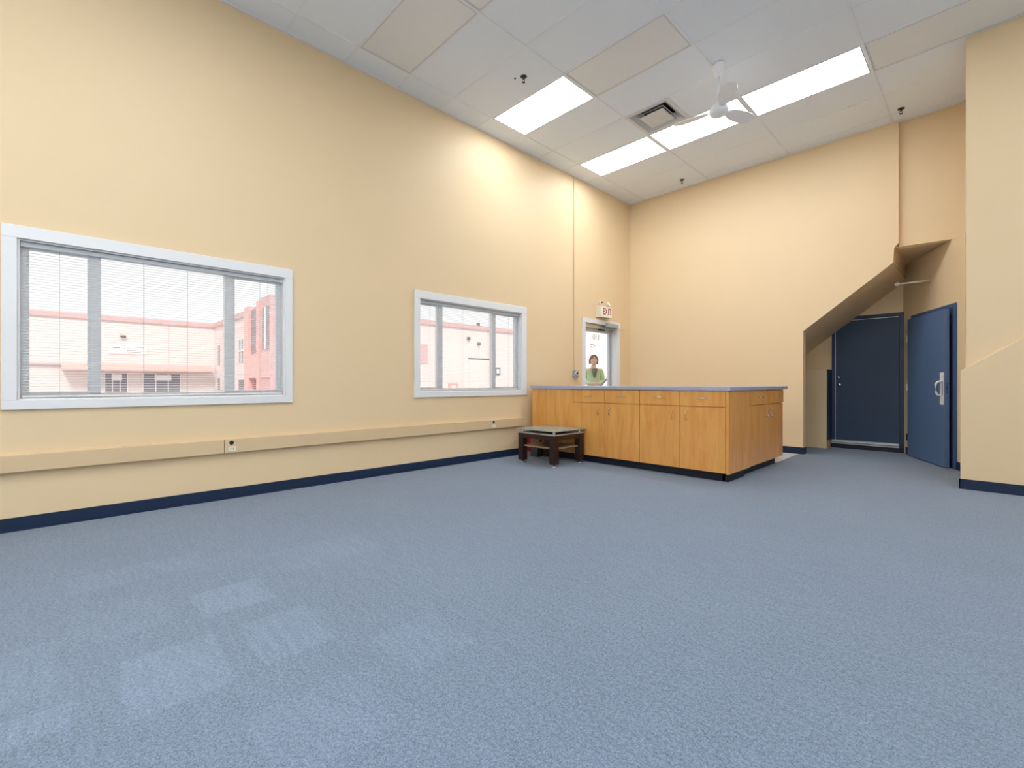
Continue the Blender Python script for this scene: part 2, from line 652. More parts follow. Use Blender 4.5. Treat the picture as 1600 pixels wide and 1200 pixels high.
structure(ceil_o, 'white suspended ceiling of lay-in mineral tiles', 'ceiling')
tg = MB()
for x in GX + [VENT[1]]:
    if x == VENT[1]:
        tg.box(x - .012, x + .012, ys[vcell[1]], ys[vcell[1] + 1], ZC, ZC + .02)
    else:
        tg.box(x - .0125, x + .0125, YF, YB, ZC - .003, ZC + .03)
for y in GY:
    if YF < y < YB:
        for k in range(len(xs) - 1):
            tg.box(xs[k] + .0141, xs[k + 1] - .0141, y - .0115, y + .0115, ZC, ZC + .03)
for (a, b, c, d) in [(XL, XL + .022, YF, YB), (XL + .022, XR, YB - .022, YB)]:
    tg.box(a, b, c, d, ZC - .002, ZC + .02)
tgo = tg.build('ceiling_grid', M['tee'], ceil_o)
slab = MB().box(XL - WT, XR + .1, YF - .1, YA + .2, ZC + .3, ZC + .35).box(XL - WT, XR + .1, YA + .1, YA + .12, 2.9, ZC + .3).box(XL - WT, XL - WT + .01, YF - .1, YA + .2, ZC, ZC + .3).box(XR + .09, XR + .1, YF - .1, YA + .2, ZC, ZC + .3).box(XL - WT, XR + .1, YF - .1, YF - .09, ZC, ZC + .3).build('ceiling_sun_block', M['dark'], ceil_o)  # unseen slab extended over the whole ceiling to keep the sun out
back_strip = MB().box(-.82, -.15, YB, 7.985, ZC, ZC + .03).box(-.15, XR, 6.3, 6.31, ZC + .05, ZC + .06).build('ceiling_edge', M['tile'], ceil_o)

# ---- ceiling lights
LT = {1: 'lit', 0: 'unlit'}
spots = {
    (-4, 4.3): 'lit rectangular ceiling light nearest the long tan wall, left of the vent',
    (-2.7, 4.3): 'unlit grey lens ceiling light cut by the top edge, right of the left lit panel',
    (-4, 6.1): 'lit rectangular ceiling light at the left end of the row of three',
    (-2.7, 6.1): 'lit rectangular ceiling light in the middle of the row, behind the fan',
    (-1.5, 6.1): 'lit rectangular ceiling light at the right end of the row, right of the fan',
    (-.3, 6.1): 'unlit grey lens ceiling light at the top edge beyond the row of lit ones',
    (-4, 2.4): 'unlit grey lens ceiling light at the top left beside the long wall',
    (-2.7, 2.4): 'unlit grey lens ceiling light above the top edge of the photo',
}
for y_, ry in [(.6, 'just in front of the camera'), (-1.2, 'behind the camera'), (-3.0, 'at the rear wall')]:
    for x_, cx_ in [(-2.7, 'nearest'), (-1.5, 'second from'), (1.0, 'third from'), (2.2, 'farthest from')]:
        spots[(x_, y_)] = 'unseen fill ceiling light added %s, %s the window wall' % (ry, cx_)
spots[(1.0, 4.3)] = 'added fill ceiling light out of view on the right, nearer the forward right wall panel'
spots[(2.2, 4.3)] = 'added fill ceiling light out of view on the right, the farther of that pair'
for (x, y, lit) in lamp_pts:
    i, j = cell(x, y)
    a, b, c, d = xs[i] + .015, xs[i + 1] - .015, ys[j] + .012, ys[j + 1] - .012
    r = empty('ceiling_light', ((a + b) / 2, (c + d) / 2, ZC))
    tag(r, spots.get((x, y), 'added fill ceiling light out of view, over the room behind'), 'ceiling light', 'recessed ceiling lights')
    f = MB()
    t = .014
    for bx in [(a, b, c, c + t), (a, b, d - t, d), (a, a + t, c + t, d - t), (b - t, b, c + t, d - t)]:
        f.box(*bx, ZC - .001, ZC + .012)
    f.build('frame', M['housing'], r)
    MB().box(a, b, c, d, ZC + .06, ZC + .12).build('housing', M['housing'], r)
    lens = MB().box(a + t, b - t, c + t, d - t, ZC + .003, ZC + .009).build('diffuser', M['lens_on'] if lit else M['lens_off'], r)

# ---- air vent (four-way diffuser)
a, b, c, d = VENT
cx, cy = (a + b) / 2, (c + d) / 2
vent = empty('ceiling_vent', (cx, cy, ZC))
tag(vent, 'white square ceiling air vent with stepped louvres between the lit panels', 'ceiling vent')


def frustum(r0, z0, r1, z1, th=.002):
    m = MB()
    for k in range(4):
        A = math.pi / 4 + k * math.pi / 2
        B = A + math.pi / 2
        p = lambda ang, r, z: (cx + math.cos(ang) * r * 1.4142, cy + math.sin(ang) * r * 1.4142, z)
        m.quad(p(A, r0, z0), p(B, r0, z0), p(B, r1, z1), p(A, r1, z1))
    return m


fl = frustum(.298, ZC - .003, .255, ZC - .003)
fl.build('flange', M['ventm'], vent)
for nm, args, mt in [('louvre', (.250, ZC - .006, .17, ZC + .075), 'ventm'), ('louvre', (.195, ZC - .008, .135, ZC + .05), 'ventm'),
                     ('louvre', (.165, ZC - .010, .10, ZC + .02), 'ventm')]:
    o = frustum(*args).build(nm, M[mt], vent)
    sd = o.modifiers.new('t', 'SOLIDIFY')
    sd.thickness = .003
MB().box(cx - .155, cx + .155, cy - .155, cy + .155, ZC - .014, ZC - .010).build('centre_plate', M['ventm'], vent)
MB().box(cx - .29, cx + .29, cy - .29, cy + .29, ZC + .16, ZC + .17).build('duct', M['dark'], vent)
o = frustum(.255, ZC - .002, .255, ZC + .16).build('collar', M['ventd'], vent)

# ---- sprinklers
SPR = [(-3.66, 3.74, 'dark fire sprinkler head left of the nearest lit panel'),
       (-3.63, 7.57, 'dark fire sprinkler head in the ceiling near the back corner'),
       (-.762, 7.60, 'dark fire sprinkler head at the right above the alcove wall')]
for x, y, lb_ in SPR:
    s = empty('fire_sprinkler', (x, y, ZC))
    tag(s, lb_, 'sprinkler', 'ceiling sprinkler heads')
    MB().lathe([(.0, 0), (.038, 0), (.036, -.004), (.018, -.010), (.0, -.011)], (x, y, ZC)).build('escutcheon', M['sprk'], s, smooth=True)
    MB().tube([(x, y, ZC - .008), (x, y, ZC - .03)], .009).tube([(x - .014, y, ZC - .03), (x - .018, y, ZC - .045), (x, y, ZC - .062)], .0035) \
        .tube([(x + .014, y, ZC - .03), (x + .018, y, ZC - .045), (x, y, ZC - .062)], .0035).tube([(x - .015, y, ZC - .03), (x + .015, y, ZC - .03)], .004).build('body', M['sprk'], s)
    MB().lathe([(.0, 0), (.017, 0), (.016, -.003), (.0, -.003)], (x, y, ZC - .062)).build('deflector', M['sprk'], s)
s = MB().lathe([(.0, .002), (.011, .002), (.009, -.006), (.0, -.007)], (-3.75, 3.69, ZC)).build('ceiling_hook', M['sprk'], loc=(-3.75, 3.69, ZC))
tag(s, 'tiny dark ceiling fitting just left of the nearest sprinkler', 'ceiling fitting')

# ---- ceiling fan
FX, FY = -2.04, 5.12
fan = empty('ceiling_fan', (FX, FY, ZC))
tag(fan, 'white three-blade ceiling fan hanging in front of the lit panels', 'ceiling fan')
MB().lathe([(.0, 0), (.065, 0), (.066, -.012), (.058, -.05), (.04, -.10), (.028, -.135), (.02, -.14), (.0, -.14)], (FX, FY, ZC), 28).build('canopy', M['fan'], fan, smooth=True)
MB().tube([(FX, FY, ZC - .13), (FX, FY, ZC - .43)], .0125, 14).build('downrod', M['fan'], fan, smooth=True)
MB().lathe([(.0, .085), (.02, .085), (.028, .06), (.034, .02), (.02, .0), (.0, .0)], (FX, FY, ZC - .47), 20).build('coupling', M['fan'], fan, smooth=True)
MB().lathe([(.0, .055), (.05, .05), (.085, .028), (.098, .0), (.098, -.022), (.085, -.045), (.05, -.062), (.0, -.066)], (FX, FY, ZC - .495), 32).build('motor', M['fan'], fan, smooth=True)
BZ = ZC - .50
for ang in (187, 307, 68):
    T = Matrix.Translation((FX, FY, BZ)) @ Matrix.Rotation(math.radians(ang), 4, 'Z') @ Matrix.Rotation(math.radians(-14), 4, 'X')
    m = MB()
    outl = [(.11, -.030), (.16, -.055), (.24, -.074), (.34, -.080), (.42, -.074), (.465, -.050), (.482, -.015), (.482, .02), (.46, .052), (.40, .074), (.3, .078), (.2, .064), (.14, .045), (.11, .030)]
    m.prism(outl, 'z', -.003, .003)
    for v in m.bm.verts:
        v.co = T @ v.co
    bl = m.build('blade', M['fan'], fan)
    m = MB()
    m.box(.06, .2, -.018, .018, -.008, -.003, T)
    m.build('blade_arm', M['fan'], bl)

# ------------------------------------------------------------------ baseboards
bb = MB()
bb.box(XL, XL + .008, YF, DR[0] - .09, 0, .097).box(XL + .008, XL + .018, YF, DR[0] - .09, 0, .008)
structure(bb.build('baseboard_left', M['base']), 'dark navy rubber base along the long tan wall', 'baseboard')
bb = MB().box(XL + .01, -1.914, YB - .008, YB, 0, .10).box(-1.914, -1.906, YB - .008, YB + .13, 0, .10)
structure(bb.build('baseboard_back', M['base']), 'blue rubber base at the foot of the back wall beside the counter', 'baseboard')
bb = MB().box(-.198, XR, 6.453, 6.462, 0, .10).box(-.199, -.190, 6.453, 6.51, 0, .10)
structure(bb.build('baseboard_right', M['base']), 'dark navy rubber base under the forward right wall', 'baseboard')
bb = MB().box(-.02, .188, -.009, -.001, 0, .10, TA).box(1.392, 1.55, -.009, -.001, 0, .10, TA)
structure(bb.build('baseboard_angled', M['base']), 'dark navy rubber base either side of the lighter blue door', 'baseboard')


# ------------------------------------------------------------------ windows
def window(n, W, outer, mull, label):
    y0, y1, z0, z1 = W
    Y0, Y1, Z0, Z1 = outer
    r = empty('window_%d' % n, (XL, (y0 + y1) / 2, z0))
    structure(r, label, 'window')
    c = MB()
    c.box(XL, XL + .02, Y0, Y1, z1, Z1).box(XL, XL + .02, Y0, Y1, Z0, z0).box(XL, XL + .02, Y0, y0, z0, z1).box(XL, XL + .02, y1, Y1, z0, z1)
    c.build('casing', M['white'], r, bevel=.003)
    l = MB()
    l.box(XL - WT, XL - .001, y0 + .0005, y1 - .0005, z0 + .0005, z0 + .012).box(XL - WT, XL - .001, y0 + .0005, y1 - .0005, z1 - .012, z1 - .0005)
    l.box(XL - WT, XL - .001, y0 + .0005, y0 + .012, z0 + .012, z1 - .012).box(XL - WT, XL - .001, y1 - .012, y1 - .0005, z0 + .012, z1 - .012)
    l.build('lining', M['white'], r)
    xa, xb = XL - .125, XL - .075
    a, b, lo, hi = y0 + .012, y1 - .012, z0 + .012, z1 - .012
    f = MB()
    t = .030
    f.box(xa, xb, a, b, lo, lo + t).box(xa, xb, a, b, hi - t, hi).box(xa, xb, a, a + t, lo + t, hi - t).box(xa, xb, b - t, b, lo + t, hi - t)
    f.build('frame', M['vinyl'], r, bevel=.002)
    for k, (ma, mb_) in enumerate(mull):
        MB().box(xa - .005, xb + .006, ma, mb_, lo + t, hi - t).build('mullion', M['vinyl'], r, bevel=.002)
    edges = [a + t] + [e for m_ in mull for e in m_] + [b - t]
    for k in range(0, len(edges), 2):
        g0, g1 = edges[k], edges[k + 1]
        if k != 2:   # sliding sashes either side
            s = MB()
            q = .014
            s.box(xa + .004, xb - .008, g0, g1, lo + t, lo + t + q).box(xa + .004, xb - .008, g0, g1, hi - t - q, hi - t)
            s.box(xa + .004, xb - .008, g0, g0 + q, lo + t + q, hi - t - q).box(xa + .004, xb - .008, g1 - q, g1, lo + t + q, hi - t - q)
            so_ = s.build('sash', M['vinyl'], r)
            MB().box(xa + .02, xa + .024, g0 + q, g1 - q, lo + t + q, hi - t - q).build('pane', M['glass'], so_)
        else:
            MB().box(xa + .02, xa + .024, g0, g1, lo + t, hi - t).build('pane', M['glass'], r)
    return r


window(1, W1, (-.315, 1.64, .868, 2.19), [(.150, .216), (1.072, 1.142)], 'wide white-framed window, the larger one at the left of the long wall')
window(2, W2, (3.05, 5.005, .883, 2.197), [(3.462, 3.525), (4.385, 4.450)], 'smaller-looking white-framed window between the wide one and the counter')


def blind(W, cords, wand, label, pitch=.0203):
    y0, y1, z0, z1 = W[0] + .016, W[1] - .016, W[2] + .014, W[3] - .014
    r = empty('window_blind', (XL - .03, (y0 + y1) / 2, z1))
    tag(r, label, 'window blind', 'mini blinds in the two windows')
    MB().box(XL - .052, XL - .020, y0, y1, z1 - .034, z1).build('headrail', M['blindrail'], r, bevel=.002)
    for (a, b) in [(y0 - .001, y0 + .03), (y1 - .03, y1 + .001)]:
        MB().box(XL - .056, XL - .016, a, b, z1 - .036, z1 + .001).build('bracket', M['blindrail'], r)
    sl = MB()
    z = z1 - .055
    zb = z0 + .028
    while z > zb:
        # gently crowned slat tilted a few degrees, open
        A, B, C = (XL - .045, z + .0005), (XL - .036, z + .0018), (XL - .027, z - .0008)
        e = .001
        pts = [A, B, C, (C[0], C[1] - e), (B[0], B[1] - e), (A[0], A[1] - e)]
        P = [sl.bm.verts.new((p[0], y0 + .006, p[1])) for p in pts]
        Q = [sl.bm.verts.new((p[0], y1 - .006, p[1])) for p in pts]
        for k in range(6):
            sl.bm.faces.new([P[k], P[(k + 1) % 6], Q[(k + 1) % 6], Q[k]])
        sl.bm.faces.new(P)
        sl.bm.faces.new(Q[::-1])
        z -= pitch
    sl.build('slats', M['blind'], r)
    MB().box(XL - .050, XL - .022, y0 + .005, y1 - .005, z0 + .004, z0 + .020).build('bottom_rail', M['blind'], r, bevel=.002)
    for y in cords:
        MB().tube([(XL - .0225, y, z1 - .03), (XL - .0225, y, z0 + .01)], .0011, 6).tube([(XL - .0495, y, z1 - .03), (XL - .0495, y, z0 + .01)], .0009, 6).build('ladder_cord', M['cord'], r)
    if wand:
        MB().tube([(XL - .014, wand, z1 - .03), (XL - .012, wand + .004, z0 + .25)], .0035, 8).build('tilt_wand', M['glass'], r)
    return r


blind(W1, (-.02, .48, 1.0 - .22, 1.36), 1.42, 'white mini blind, slats open, hanging in the wide left window')
blind(W2, (3.30, 3.82, 4.30, 4.66), None, 'white mini blind, slats open, hanging in the window nearer the counter')

# ------------------------------------------------------------------ glass door 110
dr = empty('door_1', (XL, (DR[0] + DR[1]) / 2, 0))
structure(dr, 'white-framed aluminium glass entrance door numbered 110 behind the counter', 'door')
c = MB()
c.box(XL, XL + .02, 6.379, 7.546, DR[3], 2.197).box(XL, XL + .02, 6.379, DR[0], 0, DR[3]).box(XL, XL + .02, DR[1], 7.546, 0, DR[3])
c.build('casing', M['white'], dr, bevel=.003)
c = MB()
x0, x1 = XL - WT + .01, XL - .001
c.box(x0, x1, DR[0] + .001, DR[0] + .014, 0, DR[3] - .001).box(x0, x1, DR[1] - .014, DR[1] - .001, 0, DR[3] - .001)
c.build('lining', M['white'], dr)
c = MB()
c.box(XL - .15, XL - .04, DR[0] + .014, DR[1] - .014, 2.045, DR[3] - .001).box(XL - .15, XL - .09, DR[0] + .014, DR[0] + .05, .0, 2.045).box(XL - .15, XL - .09, DR[1] - .05, DR[1] - .014, 0, 2.045)
c.build('frame', M['alu'], dr, bevel=.002)
leaf = MB()
ya, yb = DR[0] + .055, DR[1] - .055
xa, xb = XL - .14, XL - .10
leaf.box(xa, xb, ya, yb, .01, .25).box(xa, xb, ya, yb, 1.985, 2.04).box(xa, xb, ya, ya + .055, .25, 1.985).box(xa, xb, yb - .055, yb, .25, 1.985)
lf = leaf.build('leaf', M['alu'], dr, bevel=.002)
MB().box(xa + .016, xa + .022, ya + .055, yb - .055, .25, 1.985).build('glass', M['glass'], lf)
# reversed number seen from inside; text plane faces outwards (-x)
GXF = xa + .014


def door_T(y, z):
    # text x axis -> reads correctly from outside (-x side)
    R = Matrix(((0, 0, -1, GXF), (-1, 0, 0, y), (0, 1, 0, z), (0, 0, 0, 1)))
    return R


text_mesh('number', '110', .155, M['decal'], door_T(6.98, 1.905 - .01), lf, depth=.0008, scale=(.95, 1, 1), bold=.0)
lg = MB()
pts = [(6.86 - .055 * math.cos(t) * (1.25 if math.cos(t) < 0 else 1), 1.735 + .024 * math.sin(t)) for t in [math.radians(40 + 300 * k / 14) for k in range(15)]]
lg.tube([(GXF, y, z) for y, z in pts], .006, 6)
lg.tube([(GXF, 6.78, 1.757), (GXF, 6.87, 1.757)], .004, 6)
lg.build('logo', M['decal'], lf)
lg = MB()
for (ya_, yb_, z) in [(6.96, 7.10, 1.752), (6.96, 7.06, 1.722)]:
    lg.box(GXF - .001, GXF + .001, ya_, yb_, z - .004, z + .004)
lg.build('caption', M['decal_green'], lf)
# pull handle at the left stile
ph = MB().box(xb, xb + .03, ya + .004, ya + .05, .93, 1.17)
ph.build('lock_box', M['closer'], lf, bevel=.004)
MB().tube([(xb, ya + .09, 1.0), (xb + .05, ya + .09, 1.0), (xb + .05, yb - .06, 1.0), (xb, yb - .06, 1.0)], .012, 10).build('push_bar', M['alu'], lf)
# closer
cl = empty('door_closer', (XL, 7.2, 2.1))
tag(cl, 'grey door closer mounted at the top right of the glass door', 'door closer')
MB().box(XL + .021, XL + .075, 7.05, 7.40, 2.075, 2.145).build('body', M['closer'], cl, bevel=.006)
MB().tube([(XL + .04, 7.33, 2.072), (XL + .04, 7.33, 2.052)], .014, 10).build('spindle', M['closer'], cl)
MB().tube([(XL + .04, 7.33, 2.055), (XL + .11, 7.56, 2.055)], .007).tube([(XL + .11, 7.56, 2.055), (XL - .06, 7.12, 2.05)], .006).build('arm', M['alu'], cl)
MB().box(XL - .10, XL - .05, 7.0, 7.14, 2.02, 2.045).build('shoe', M['dark'], cl)

# ---- exit sign with emergency lamps
ex = empty('exit_sign', (XL, 6.96, 2.23))
tag(ex, 'cream lit EXIT sign box with red letters above the glass door', 'exit sign')
MB().box(XL + .001, XL + .10, 6.785, 7.14, 2.232, 2.43).build('housing', M['cream'], ex, bevel=.004)
MB().box(XL + .10, XL + .103, 6.795, 7.13, 2.242, 2.42).build('face', M['signface'], ex)
TX = Matrix(((0, 0, 1, XL + .1045), (1, 0, 0, 6.985), (0, 1, 0, 2.333), (0, 0, 0, 1)))
text_mesh('lettering', 'EXIT', .17, M['redletter'], TX, ex, depth=.001, scale=(.60, 1.0, 1), bold=.002, space=1.22)
for y, nm in [(6.82, 0), (7.05, 1)]:
    h = MB().lathe([(.0, -.03), (.02, -.03), (.04, .0), (.042, .03), (.0, .032)], (XL + .07, y, 2.475), 18,
                   Matrix.Rotation(math.radians(65 if nm else 80), 3, 'Y')).build('lamp_head', M['cream'], ex, smooth=False)
    MB().tube([(XL + .06, y, 2.43), (XL + .06, y, 2.46)], .008).build('bracket', M['cream'], h)
MB().ellip((XL + .11, 6.82, 2.487), (.012, .016, .016)).build('bulb', M['dark'], ex)

# ---- wall switch box and conduit
kb = empty('key_switch_box', (XL, 6.18, 1.22))
tag(kb, 'small grey wall box with a round black centre beside the glass door', 'switch box')
MB().box(XL + .001, XL + .045, 6.115, 6.25, 1.165, 1.275).build('housing', M['closer'], kb, bevel=.006)
MB().lathe([(.0, 0), (.045, 0), (.04, .012), (.0, .013)], (XL + .045, 6.185, 1.222), 20, Matrix.Rotation(math.pi / 2, 3, 'Y')).build('dial', M['alu'], kb)
MB().lathe([(.0, 0), (.017, 0), (.016, .008), (.0, .008)], (XL + .057, 6.185, 1.225), 14, Matrix.Rotation(math.pi / 2, 3, 'Y')).build('key_hole', M['dark'], kb)
cd = MB().tube([(XL + .008, 6.162, 1.277), (XL + .008, 6.162, 1.5), (XL + .008, 6.153, 1.55), (XL + .008, 6.153, ZC - .004)], .0075, 8).build('conduit', M['raceway'], loc=(XL, 6.153, 1.28))
tag(cd, 'thin tan conduit running up the wall from the small grey box', 'conduit')

# ---- raceway with two outlets
rw = empty('cable_raceway', (XL, 2.4, .42))
tag(rw, 'long tan cable raceway running along the wall under both windows', 'cable raceway')
RX = XL + .045
MB().box(XL + .001, RX, YF + .01, 1.042, .424, .548).build('cover', M['raceway'], rw, bevel=.004)
MB().box(XL + .001, RX, 1.045, 4.93, .424, .548).build('cover', M['raceway'], rw, bevel=.004)
for y, wd in [(1.105, .062), (4.315, .062)]:
    o = MB().box(RX - .001, RX + .003, y - wd / 2, y + wd / 2, .440, .480).build('outlet', M['outlet'], rw, bevel=.001)
    MB().box(RX + .003, RX + .004, y - .012, y - .008, .452, .468).box(RX + .003, RX + .004, y + .008, y + .012, .452, .468).build('slot', M['dark'], o)
    MB().lathe([(.0, 0), (.019, 0), (.019, .001), (.0, .001)], (RX, y - .004, .515), 16, Matrix.Rotation(math.pi / 2, 3, 'Y')).build('open_hole', M['dark'], rw)
MB().tube([(RX - .01, .28, .549), (RX - .008, .33, .558), (RX - .006, .36, .572), (RX - .008, .40, .556), (RX - .01, .47, .555), (RX - .008, .50, .563), (RX - .01, .56, .549)], .003, 6).build('loose_wire', M['scuff'], rw)

# ------------------------------------------------------------------ back navy door
d2 = empty('door_2', (-1.35, YA, 0))
structure(d2, 'dark navy flush door deep in the alcove under the stairs', 'door')
fr = MB()
fr.box(-1.804, -1.757, YA - .035, YA - .001, .06, 2.142).box(-.937, -.878, YA - .035, YA - .001, .0, 2.142).box(-1.757, -.937, YA - .035, YA - .001, 2.088, 2.142)
fr.build('frame', M['navyframe'], d2, bevel=.002)
lf = MB().box(-1.752, -.941, YA - .022, YA - .002, .135, 2.083).build('leaf', M['door'], d2)
MB().box(-1.757, -1.752, YA - .024, YA - .018, .13, 2.083).build('edge_strip', M['alu'], d2)
MB().box(-1.60, -.95, YA - .024, YA - .0225, 2.077, 2.083).build('head_strip', M['alu'], d2)
MB().box(-1.80, -.941, YA - .06, YA - .022, .094, .130).build('threshold', M['alu'], d2, bevel=.003)
MB().box(-1.80, -.941, YA - .075, YA - .04, .070, .086).build('sweep', M['alu'], d2)
MB().box(-1.806, -.90, YA - .08, YA - .001, .0, .068).build('step', M['toe'], d2)
kx = -1.695
MB().lathe([(.0, 0), (.028, 0), (.028, .006), (.012, .012), (.012, .03), (.026, .04), (.028, .052), (.02, .062), (.0, .064)], (kx, YA - .022, 1.036), 20, Matrix.Rotation(math.pi / 2, 3, 'X')).build('door_knob', M['chrome'], lf, smooth=True)
MB().lathe([(.0, 0), (.026, 0), (.024, .008), (.0, .012)], (kx - .02, YA - .022, 1.152), 18, Matrix.Rotation(math.pi / 2, 3, 'X')).build('deadbolt', M['chrome'], lf, smooth=True)

# ---- lighter blue door on the angled wall, standing a little open
d3 = empty('door_3', tuple(TA @ Vector((.8, 0, 0))))
structure(d3, 'lighter blue door slightly open on the angled wall, with white pull handle', 'door')
fr = MB()
fr.box(.19, .215, -.02, .10, 0, 2.045, TA).box(1.335, 1.39, -.02, .10, 0, 2.045, TA).box(1.22, 1.335, -.008, .09, 0, 1.995, TA).box(.215, 1.335, -.02, .10, 1.995, 2.045, TA)
fr.build('frame', M['doorframe'], d3, bevel=.002)
MB().box(.19, 1.39, .12, .14, 0, 2.045, TA).build('closet_back', M['dark'], d3)
TD = TA @ Matrix.Translation((.215, -.058, 0)) @ Matrix.Rotation(math.radians(-1.2), 4, 'Z')
LW = 1.105
lf = MB().box(0, LW, -.012, .033, .012, 1.985, TD).build('leaf', M['door2'], d3, bevel=.001)
MB().box(LW + .0, LW + .002, .000, .022, .93, 1.06, TD).build('latch_plate', M['doorframe'], lf)
MB().box(LW + .002, LW + .006, .006, .016, .985, 1.005, TD).build('latch_bolt', M['dark'], lf)
hp = MB().box(LW - .115, LW - .018, -.016, -.0125, .79, 1.195, TD).build('pull_plate', M['white'], lf, bevel=.001)
pl = [(LW - .065, -.016, .90), (LW - .067, -.06, .915), (LW - .069, -.075, .945), (LW - .069, -.075, 1.045), (LW - .067, -.06, 1.072), (LW - .065, -.016, 1.087)]
MB().tube([TD @ Vector(p) for p in pl], .0125, 12).build('pull_handle', M['white'], hp, smooth=True)
MB().box(LW - .05, LW - .034, -.0175, -.0155, .905, 1.08, TD).build('slot', M['doorframe'], hp)
for z in (.22, .95, 1.66):
    MB().tube([TD @ Vector((-.004, -.018, z)), TD @ Vector((-.004, -.018, z + .10))], .008, 8).box(-.022, .0, -.016, -.012, z, z + .1, TD).build('hinge', M['cream'] if z > .5 else M['dark'], d3)

# ---- pipe stub below the stair soffit
pp = empty('pipe_rail', (-.545, 8.42, 2.453))
tag(pp, 'short cream pipe sticking out under the stairs above the blue doors', 'pipe')
MB().tube([(-.535, 8.42, 2.452), (-.87, 8.42, 2.452)], .014, 12).build('tube', M['cream'], pp, smooth=True)
MB().ellip((-.885, 8.42, 2.450), (.034, .028, .028)).build('end_cap', M['cream'], pp, smooth=True)

# ------------------------------------------------------------------ counter
ZT = .979
YK = 5.03
DT = .019


def hpull(parent, c, along, out, w_=.10):
    """bar pull: c centre on the face, along = direction vector, out = outward"""
    c, along, out = Vector(c), Vector(along), Vector(out)
    a, b = c - along * w_ / 2, c + along * w_ / 2
    MB().tube([a, a + out * .026, a + out * .03 + along * .006, b + out * .03 - along * .006, b + out * .026, b], .0042, 8).build('handle', M['chrome'], parent, smooth=True)


def cab(name, label, x0, x1, split, drawers=True):
    r = empty(name, ((x0 + x1) / 2, YK + .3, 0))
    tag(r, label, 'cabinet', 'maple cabinets of the reception counter')
    MB().box(x0 + .001, x1 - .001, YK + DT + .001, 5.60, .10, ZT - .001).build('body', M['wood'], r)
    MB().box(x0, x1, 5.10, 5.56, 0, .0995).build('toe_kick', M['toe'], r)
    return r


def drawer(r, x0, x1):
    o = MB().box(x0 + .002, x1 - .002, YK, YK + DT, .805, ZT - .004).build('drawer', M['wood'], r, bevel=.001)
    hpull(o, ((x0 + x1) / 2, YK, .892), (1, 0, 0), (0, -1, 0))


def door_(r, x0, x1, side):
    o = MB().box(x0 + .002, x1 - .002, YK, YK + DT, .098, .797).build('door', M['wood'], r, bevel=.001)
    xh = x1 - .085 if side > 0 else x0 + .085
    hpull(o, (xh, YK, .693), (0, 0, 1), (0, -1, 0), .09)


c1 = empty('counter_base', (-4.35, 5.3, 0))
tag(c1, 'plain maple counter section without doors, behind the coffee table', 'cabinet', 'maple cabinets of the reception counter')
MB().box(-4.742, -3.973, YK, 5.60, .098, ZT - .001).build('body', M['wood'], c1, bevel=.001)
MB().box(-4.742, -3.974, 5.10, 5.56, 0, .097).build('toe_kick', M['toe'], c1)
c2 = cab('base_cabinet', 'maple cabinet with two drawers over two doors, left of the pair facing the room', -3.97, -2.955, -3.46)
drawer(c2, -3.97, -3.4625)
drawer(c2, -3.4625, -2.955)
door_(c2, -3.97, -3.4625, 1)
door_(c2, -3.4625, -2.955, -1)
c3 = cab('base_cabinet', 'maple cabinet with two drawers over two doors, right of the pair at the outer corner', -2.951, -1.932, -2.44)
drawer(c3, -2.951, -2.4415)
drawer(c3, -2.4415, -1.932)
door_(c3, -2.951, -2.4415, 1)
door_(c3, -2.4415, -1.932, -1)
MB().box(-1.930, -1.900, YK, 5.662, .092, ZT - .001).build('side_panel', M['wood'], c3, bevel=.001)
MB().box(-2.42, -1.965, 5.561, 5.662, 0, .0915).box(-1.99, -1.965, 5.10, 5.561, 0, .0915).build('toe_kick', M['toe'], c3)
c4 = empty('base_cabinet', (-2.2, 6.27, 0))
tag(c4, 'maple cabinet on the shorter side of the counter, facing the blue doors', 'cabinet', 'maple cabinets of the reception counter')
MB().box(-2.50, -1.921, 5.665, 6.872, .10, ZT - .001).build('body', M['wood'], c4)
MB().box(-2.44, -1.965, 5.665, 6.76, 0, .0995).build('toe_kick', M['toe'], c4)
for (a, b, hs) in [(5.668, 6.277, 1), (6.277, 6.876, -1)]:
    o = MB().box(-1.920, -1.893 if hs < 0 else -1.899, a + .002, b - .002, .805, ZT - .004).build('drawer', M['wood'], c4, bevel=.001)
    hpull(o, (-1.899, (a + b) / 2 + .02, .891), (0, 1, 0), (1, 0, 0))
    o = MB().box(-1.920, -1.901, a + .002, b - .002, .098, .797).build('door', M['wood'], c4, bevel=.001)
    hpull(o, (-1.901, b - .075 if hs > 0 else a + .075, .693), (0, 0, 1), (1, 0, 0), .09)
wt = MB().prism([(-4.762, 5.008), (-1.878, 5.008), (-1.878, 7.01), (-2.54, 7.01), (-2.54, 5.66), (-4.762, 5.66)], 'z', ZT, 1.02)
wto = wt.build('countertop', M['worktop'], bevel=.003, loc=(-3.3, 5.3, ZT))
tag(wto, 'L-shaped grey laminate worktop on the maple cabinets', 'countertop')
mt = MB().box(-4.2, -1.952, 6.80, 7.85, .0005, .007).build('floor_sheet', M['mat'], loc=(-3, 7.2, 0))  # thin pale rectangle laid over part of the floor
tag(mt, 'pale smooth rectangle on the floor behind the counter by the back wall', 'floor mat')

